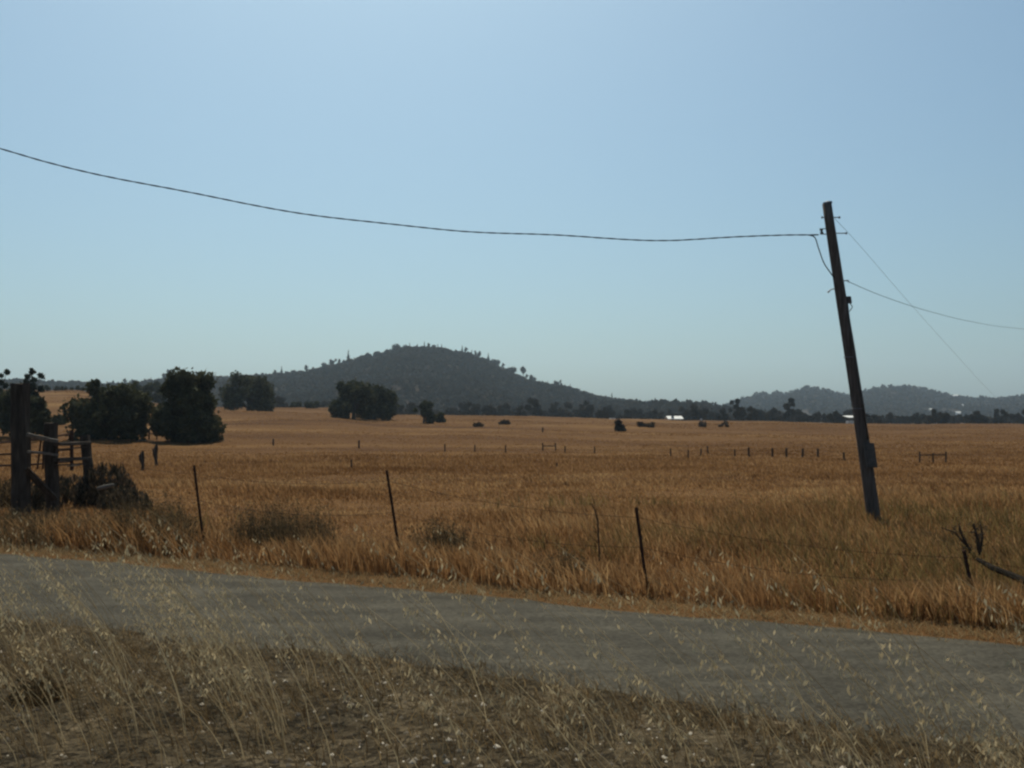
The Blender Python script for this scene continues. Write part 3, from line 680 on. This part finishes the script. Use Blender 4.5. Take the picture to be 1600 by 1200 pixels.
# ------------------------------------------------------------------ dry bushes, brush and dead branches near the fence
def drybush(name, base, h, wd, label, n=260, m='weed', leafy=0, cat='bush', lean=(0,0)):
    r = empty(name, base, label, cat); V = []; Q = []; T = []
    b = MB()
    for i in range(int(n*.12)):
        a = random.uniform(0,6.28); e = Vector((math.cos(a)*wd*.5*random.random()+lean[0]*h, math.sin(a)*wd*.5*random.random(), h*random.uniform(.5,.95)))
        mid = e*.5+Vector((random.uniform(-1,1),random.uniform(-1,1),0))*wd*.06; b.tube([Vector((0,0,-.05)), mid, e], [.008+h*.008,.005+h*.004,.002], 4, cap=False)
    b.build('stem', M['twig'], r)
    nb = n*8; k = 0
    a = rng.random(nb)*6.283; rr_ = wd*.5*np.sqrt(rng.random(nb)); zz = h*(.08+.92*rng.random(nb)**.8)*np.sqrt(np.clip(1-(rr_/(wd*.52))**2, 0.03, 1))
    c = np.stack([np.cos(a)*rr_+lean[0]*zz, np.sin(a)*rr_, zz], -1)
    d = rand_unit(nb)*.6+np.array([0,0,.9]); d /= np.linalg.norm(d, axis=1)[:, None]
    s = np.cross(d, rand_unit(nb)); s /= np.linalg.norm(s, axis=1)[:, None]+1e-9
    ln = (.05+.10*rng.random((nb,1)))*(h**.5); w2 = .006+.006*rng.random((nb,1))*(1+leafy*3)
    V = np.stack([c-d*ln-s*w2*.5, c+s*w2, c+d*ln, c-s*w2], 1).reshape(-1,3)
    mk('foliage', V, np.arange(nb*4).reshape(-1,4), M[m], r, attr=np.repeat(rng.random(nb), 4))
    return r
M['brush'] = mat('brush', [(.25,(.03,.028,.02)),(.5,(.06,.048,.034)),(.8,(.12,.09,.06))], 1.5, .95, 0, attr=.6, sss=.2)
drybush('brush_bush', G(168, 20.5), .95, 1.25, 'tangled dark brush heap right of the third corral post', n=150, m='brush', leafy=1)
drybush('brush_bush', G(108, 21), .62, 1.3, 'dark brush growing between the corral posts', n=130, m='brush', leafy=1)
drybush('brush_bush', G(196, 19.5), .5, 1.1, 'low twiggy brush with a pale log in front of it', n=80, m='brush', leafy=1)
drybush('brush_bush', G(62, 19.5), .62, .9, 'dark brush behind the diagonal brace of the corral', n=100, m='brush', leafy=1)
drybush('brush_bush', G(2, 20), .6, 1.1, 'yellowish brush at the left picture edge beside the thick post', n=120, m='weed', leafy=1)
def weeds(px, Y, h, wd, label, n, m):
    b_ = G(px, Y); rad = np.sqrt(rng.random(n))*wd*.5; a = rng.random(n)*6.283
    x = rad*np.cos(a); y = rad*np.sin(a); hh = h*(.35+.65*rng.random(n))*(1-.45*(rad/(wd*.5))**2)
    V, Fq = blades(x, y, hh, .008+.010*rng.random(n), -.12, z=np.zeros(n), bend=.45); ta = np.repeat(rng.random(n), 6)
    k = n*5; j = rng.integers(0, n, k); t = .45+.55*rng.random(k); c = V.reshape(n, 6, 3)[j]; mid = (c[:,2]+c[:,3])/2; tip = (c[:,4]+c[:,5])/2; p = mid+(tip-mid)*(t[:, None]*2-.9)+rng.normal(0, .02, (k,3))
    d = rand_unit(k)*.014; e = rand_unit(k)*.014; W = np.stack([p-d, p+e, p+d, p-e], 1).reshape(-1,3)
    VA, FA = join([(V, Fq), (W, np.arange(k*4).reshape(-1,4))])
    o = mk('weed_clump', VA, FA, M[m], attr=np.concatenate([ta, np.repeat(rng.random(k), 4)])); o.location = b_; tag(o, label, 'weeds')
lg = empty('fallen_log', P(178, 763, 19), 'short pale bleached log lying beside the brush heap', 'log')
MB().tube([P(152,764,19)-lg.location, P(163,761,19)-lg.location, P(178,757.5,19)-lg.location], [.035,.045,.03], 8, wob=.25).build('stem', M['wood_grey'], lg)
lg = empty('plank', P(115, 728, 21), 'short pale plank lying in the brush between the corral posts', 'plank')
MB().timber(P(105,728.5,20.5)-lg.location, P(125,726.5,20.5)-lg.location, .02, .05, 4, .006).build('board', M['wood_grey'], lg)
def deadshrub(base, label):
    r = empty('dead_shrub', base, label, 'shrub'); b = MB(); L = lambda px, py, dy=0: P(px, py, base.y+dy)-base
    b.tube([L(1533,905), L(1531,880), L(1530,862), L(1527,840), L(1521,818)], [.034,.03,.028,.022,.010], 7, wob=.25)
    b.tube([L(1531,862), L(1535,840), L(1532,815)], [.02,.014,.006], 6, wob=.25)
    b.tube([L(1530,880), L(1512,855), L(1503,836), L(1498,818)], [.022,.02,.014,.006], 6, wob=.25)
    b.tube([L(1508,850), L(1492,832), L(1470,824)], [.014,.010,.005], 5, wob=.25)
    b.build('stem', M['twig'], r)
    t = MB()
    for i in range(110):
        c = random.choice([(1526,832),(1503,838),(1520,826),(1495,830),(1530,846),(1514,858),(1535,828)]); p = L(c[0]+random.uniform(-7,7), c[1]+random.uniform(-9,12), random.uniform(-.1,.1)); e = p+Vector((random.uniform(-1,1), random.uniform(-1,1), random.uniform(-.2,1)))*.07
        t.tube([p, (p+e)/2+Vector((random.uniform(-1,1),0,random.uniform(-1,1)))*.012, e], [.005,.004,.002], 3, cap=False)
    t.build('twigs', M['twig'], r)
deadshrub(P(1531, 888, 12), 'leafless dark forked shrub at the right near the last thin fence post')
fb = empty('shadow_branch', P(1560, 895, 10.1), 'dark branch shape standing in for a shadow line in the grass at the right edge', 'branch')
MB().tube([P(1528,874,10.6)-fb.location, P(1552,888,10.2)-fb.location, P(1578,898,9.9)-fb.location, P(1604,909,9.6)-fb.location, P(1660,936,9.1)-fb.location, P(1760,1010,8.6)-fb.location], [.022,.032,.038,.042,.045,.05], 8, wob=.2).build('stem', mat('shadow_dark_wood', [(.3,(.012,.010,.008)),(.7,(.03,.024,.018))], 9, .98, .6, spec=.03), fb)  # branch shape in near-black colour, put in for the shadow line by the shrub

# ------------------------------------------------------------------ grass
def blades(x, y, h, wd, lean, z=None, bend=.35, up=0):
    n = len(x); z = H(x, y) if z is None else z
    a = rng.random(n)*6.283; s = np.stack([np.cos(a), np.sin(a)*.6, np.zeros(n)], -1)*wd[:, None]*.5
    ld = rng.random(n)*6.283; l = np.stack([np.cos(ld)*bend*h*rng.random(n)+lean*h, np.sin(ld)*bend*h*rng.random(n), np.zeros(n)], -1)
    p = np.stack([x, y, z-.02], -1); up_ = np.array([0,0,1.])
    m = p+l*.3+up_*(h*.55)[:, None]; t = p+l+up_*h[:, None]
    V = np.stack([p-s, p+s, m+s*.75, m-s*.75, t+s*.12, t-s*.12], 1).reshape(-1, 3)
    i = np.arange(n)[:, None]*6
    Fq = np.stack([i+np.array([[0,1,2,3]]), i+np.array([[3,2,4,5]])], 1).reshape(-1, 4)
    return V, Fq
def scatter(y0, y1, n, um=.72, power=1.0):
    # even density over a wedge of ground
    t = rng.random(n); y = np.sqrt(y0*y0+(y1*y1-y0*y0)*t) if power == 1 else y0*(y1/y0)**t
    u = (rng.random(n)*2-1)*um; return u*(y+3.5), y
VV = []; FF = []; TT = []
def addb(V, Fq, T):
    o = sum(len(v) for v in VV); VV.append(V); FF.append(Fq+o); TT.append(np.repeat(T, 6))
# near field (log spaced: constant density per picture area)
x, y = scatter(6.5, 34, 300000, um=.72, power=0)
off = y-road_far(x); cl_ = vnoise(x, y, .9, 51); cl2 = vnoise(x, y, .28, 52)
keep = (off > .45+.35*vnoise(x, y, 1.4, 53)) & (cl_*.6+cl2*.6 > .24+.35*rng.random(len(x)))
x, y, cl_, cl2, off = x[keep], y[keep], cl_[keep], cl2[keep], off[keep]
edge = np.exp(-((off-1.1)/.8)**2)
h = (.10+.24*cl2*cl2*1.6+.26*edge*cl_)*(.4+.9*rng.random(len(x)))*np.clip(1.25-y/34,.35,1)
addb(*blades(x, y, h, .006+.0011*y*(.6+.8*rng.random(len(x))), -.22, bend=.7), np.clip(rng.random(len(x))*.7+cl_*.35-.05, 0, 1))
# low stubble and thatch everywhere between the tall stems
x, y = scatter(7.5, 70, 150000, um=.72, power=0)
k = y-road_far(x) > .5; x, y = x[k], y[k]
addb(*blades(x, y, (.03+.07*rng.random(len(x)))*np.clip(1.2-y/90, .4, 1), .005+.0010*y*(.5+.8*rng.random(len(x))), -.1, bend=1.6), np.clip(.25+.6*rng.random(len(x)), 0, 1))
# mid and far field
x, y = scatter(30, 245, 260000, um=.7, power=0)
cl2 = vnoise(x*.4, y, .06, 54); cl_ = vnoise(x, y, .3, 55)
keep = cl_*.5+cl2*.7 > .25+.3*rng.random(len(x)); x, y, cl_, cl2 = x[keep], y[keep], cl_[keep], cl2[keep]
h = (.06+.16*cl2)*(.5+.8*rng.random(len(x)))*np.interp(y, [30, 38, 60], [1.1, .8, .45])
addb(*blades(x, y, h, .0014*y*(.6+.8*rng.random(len(x))), -.1), np.clip(rng.random(len(x))*.5+cl_*.25, 0, 1))
o = mk('grass', np.concatenate(VV), np.concatenate(FF), M['grass'], attr=np.concatenate(TT)); tag(o, 'tall dry orange-brown grass covering the field beyond the road', 'grass', kind='stuff')
weeds(240, 14.2, 1.0, 1.5, 'tall brown weed clump left of the first thin fence post', 520, 'weed')
weeds(272, 13.6, .75, .9, 'lower brown weed clump touching the first thin fence post', 300, 'weed')
weeds(415, 14.2, .8, 1.0, 'left half of the wide weed patch between the first two thin posts', 330, 'weed')
weeds(470, 13.8, .9, 1.2, 'right half of the wide weed patch between the first two thin posts', 420, 'weed')
weeds(695, 12.6, .68, .8, 'small dark weed clump right of the second thin fence post', 260, 'weed')
weeds(880, 11.0, .5, .7, 'small weed clump midway between the second and third thin posts', 160, 'weed')
weeds(95, 14.6, .6, 2.0, 'pale weed mound in front of the corral posts', 500, 'weed')
weeds(20, 15.2, .6, 1.5, 'pale weed mound in front of the thick post at the left edge', 380, 'weed')
weeds(70, 6.3, .22, .32, 'round brown weed tuft on the road shoulder at lower left', 260, 'weed')
VV = []; FF = []; TT = []
M['olive'] = mat('olive_weed', [(.25,(.095,.066,.026)),(.5,(.16,.110,.042)),(.75,(.26,.185,.075))], 1.2, .95, 0, attr=.6, sss=.4)
x, y = scatter(7, 24, 90000, um=.72, power=0)
off = y-road_far(x); k = (off > .6) & (rng.random(len(x)) < (25-y)/9) & (vnoise(x, y, .35, 81)*.5+vnoise(x, y, 1.1, 82)*.35+np.clip((x/y-.05)*.9, -.12, .35) > .50+.15*rng.random(len(x))); x, y = x[k], y[k]
addb(*blades(x, y, (.10+.28*rng.random(len(x)))*(.6+.6*vnoise(x, y, .35, 81)), .006+.001*y*rng.random(len(x)), -.2, bend=.9), rng.random(len(x)))
o = mk('weeds', np.concatenate(VV), np.concatenate(FF), M['olive'], attr=np.concatenate(TT)); tag(o, 'patches of olive dry weeds mixed into the field grass', 'weeds', kind='stuff')
# straw litter: short pale stems along both road edges and the near verge
VV = []; FF = []; TT = []
n = 26000; x = rng.uniform(-16, 9, n); t = rng.normal(0, .22, n); y = road_far(x)+.28+t
addb(*blades(x, y, .02+.07*rng.random(n), .006+.006*rng.random(n), 0, bend=2.2), .55+.45*rng.random(n))
n = 40000; x = rng.uniform(-9, 8, n); y = road_near(x)-.35-rng.gamma(1.6, .75, n)+.35; k = (vnoise(x, y, 1.6, 61)*.7+vnoise(x, y, 5, 62)*.5 > .42) & (y > 1.0); x, y = x[k], y[k]
addb(*blades(x, y, .03+.13*rng.random(len(x))**2, .004+.005*rng.random(len(x)), -.1, bend=1.5), rng.random(len(x)))
n = 30000; x = 7-15*rng.random(n)**1.25; y = road_near(x)+.20-rng.gamma(1.5, 1.0, n); k = (vnoise(x, y, 1.1, 63)*.7+vnoise(x, y, 4, 64)*.5 > .56+.2*rng.random(n)) & (y > 1.6); x, y = x[k], y[k]
addb(*blades(x, y, (.04+.24*rng.random(len(x))**1.8)*(.4+vnoise(x, y, 1.1, 63)), .0025+.004*rng.random(len(x)), -.8, bend=1.1), rng.random(len(x))*.85)
n = 16000; x = rng.uniform(-13, 8, n); y = road_near(x)+.25+rng.normal(0, .22, n)+(vnoise(x, 3, .9, 71)-.5)*.7
addb(*blades(x, y, .02+.10*rng.random(n)**2, .004+.005*rng.random(n), -.3, z=np.full(n, .015), bend=1.8), rng.random(n))
n = 900; x = rng.uniform(-13, 8, n); t = rng.random(n); y = road_near(x)*(1-t)+road_far(x)*t
addb(*blades(x, y, .01+.02*rng.random(n), .004+.005*rng.random(n), 0, z=np.full(n, .07), bend=4), .5+.5*rng.random(n))
o = mk('straw', np.concatenate(VV), np.concatenate(FF), M['verge_grass'], attr=np.concatenate(TT)); tag(o, 'short pale straw and dead stems along the edges of the road', 'straw', kind='stuff')
# gravel on the near verge
n = 60000; x = rng.uniform(-8, 8, n); y = road_near(x)+.5-rng.gamma(1.7, .8, n); k = y > .8; x, y = x[k], y[k]; n = len(x)
s = .006+.030*rng.random(n)**4; z = H(x, y)
oc = np.array([(1,0,0),(0,1,0),(-1,0,0),(0,-1,0),(0,0,.7),(0,0,-.7)])
V = (np.stack([x, y, z+s*.3], -1)[:, None, :]+oc[None]*(s[:, None, None])*(.6+.8*rng.random((n,6,1)))).reshape(-1,3)
tf = np.array([(0,1,4),(1,2,4),(2,3,4),(3,0,4),(1,0,5),(2,1,5),(3,2,5),(0,3,5)])
Fq = (np.arange(n)[:, None, None]*6+tf[None]).reshape(-1, 3)
tag(mk('gravel', V, Fq, M['stone'], attr=np.repeat(rng.random(n), 6)), 'loose grey gravel on the near road shoulder', 'gravel', kind='stuff')

# wild oats on the near verge: leaning stems with hanging pale seed heads
def oats():
    V = []; Fa = []; T = []; o = 0
    spots = []
    cl = [(4.2-9.2*rng.random()**1.6, rng.uniform(0, 1)) for _ in range(130)]
    for cx, cy in cl:
        for _ in range(rng.integers(2, 7)):
            x = cx+rng.normal(0, .07); y = road_near(cx)-.25-cy*2.0+rng.normal(0, .10)
            spots.append((x, max(2.6, y)))
    for x, y in spots:
        hh = rng.uniform(.5, 1.38)*(1 if rng.random() < .75 else .6); z0 = Hs(x, y); ln = -rng.uniform(.45, .95)*hh; ly = rng.normal(0, .12)*hh; tt = rng.random()
        def pt(t): return np.array([x+ln*t**1.6, y+ly*t, z0+hh*(t-.10*t*t)])
        ps = [pt(t) for t in np.linspace(0, 1, 7)]
        wd = .0025
        for i in range(6):
            a, b = ps[i], ps[i+1]; w1 = wd*(1-.10*i); w2 = wd*(1-.10*(i+1))
            for dv in (np.array([1,0,0]), np.array([0,1,0])):
                V += [a-dv*w1, a+dv*w1, b+dv*w2, b-dv*w2]; Fa.append((o, o+1, o+2, o+3)); o += 4; T += [tt]*4
        ns = rng.integers(12, 28)
        for k in range(ns):
            t = .62+.38*rng.random(); c = pt(t); r = .012+.040*(1-abs(t-.8)/.25*.6)
            an = rng.random()*6.28; q = c+np.array([math.cos(an)*r*rng.random(), math.sin(an)*r*rng.random(), -.01-.03*rng.random()])
            L = .010+.009*rng.random(); dd = np.array([rng.normal(0,.5), rng.normal(0,.5), -1.]); dd /= np.linalg.norm(dd); sd_ = np.cross(dd, [rng.normal(), rng.normal(), .3]); sd_ /= np.linalg.norm(sd_)
            V += [q-dd*L*.2, q+dd*L*.8+sd_*L*.33, q+dd*L*1.9, q+dd*L*.8-sd_*L*.33]; Fa.append((o, o+1, o+2, o+3)); o += 4; T += [.4+.6*rng.random()]*4
            V += [c, c+np.array([.0008,0,0]), q+np.array([.0008,0,0]), q]; Fa.append((o, o+1, o+2, o+3)); o += 4; T += [tt]*4
    return np.array(V), np.array(Fa), np.array(T)
V, Fq, T = oats()
tag(mk('wild_oats', V, Fq, M['oat'], attr=T), 'leaning pale wild oat stems with hanging seed heads in front of the road', 'grass', kind='stuff')

# ------------------------------------------------------------------ haze
hb_ = MB().box((0, 2000, 150-2.5), (7400, 5400, 305)).build('haze', None); hb_['kind'] = 'stuff'; hb_['label'] = 'thin pale blue summer haze in the air over the field'; hb_['category'] = 'haze'
hm = bpy.data.materials.new('haze'); hm.use_nodes = True; N = hm.node_tree.nodes; N.remove(N['Principled BSDF'])
pv = N.new('ShaderNodeVolumePrincipled'); pv.inputs['Color'].default_value = (.66, .84, 1, 1); pv.inputs['Density'].default_value = .00017; pv.inputs['Anisotropy'].default_value = .45
hm.node_tree.links.new(pv.outputs[0], N['Material Output'].inputs['Volume']); hb_.data.materials.append(hm)
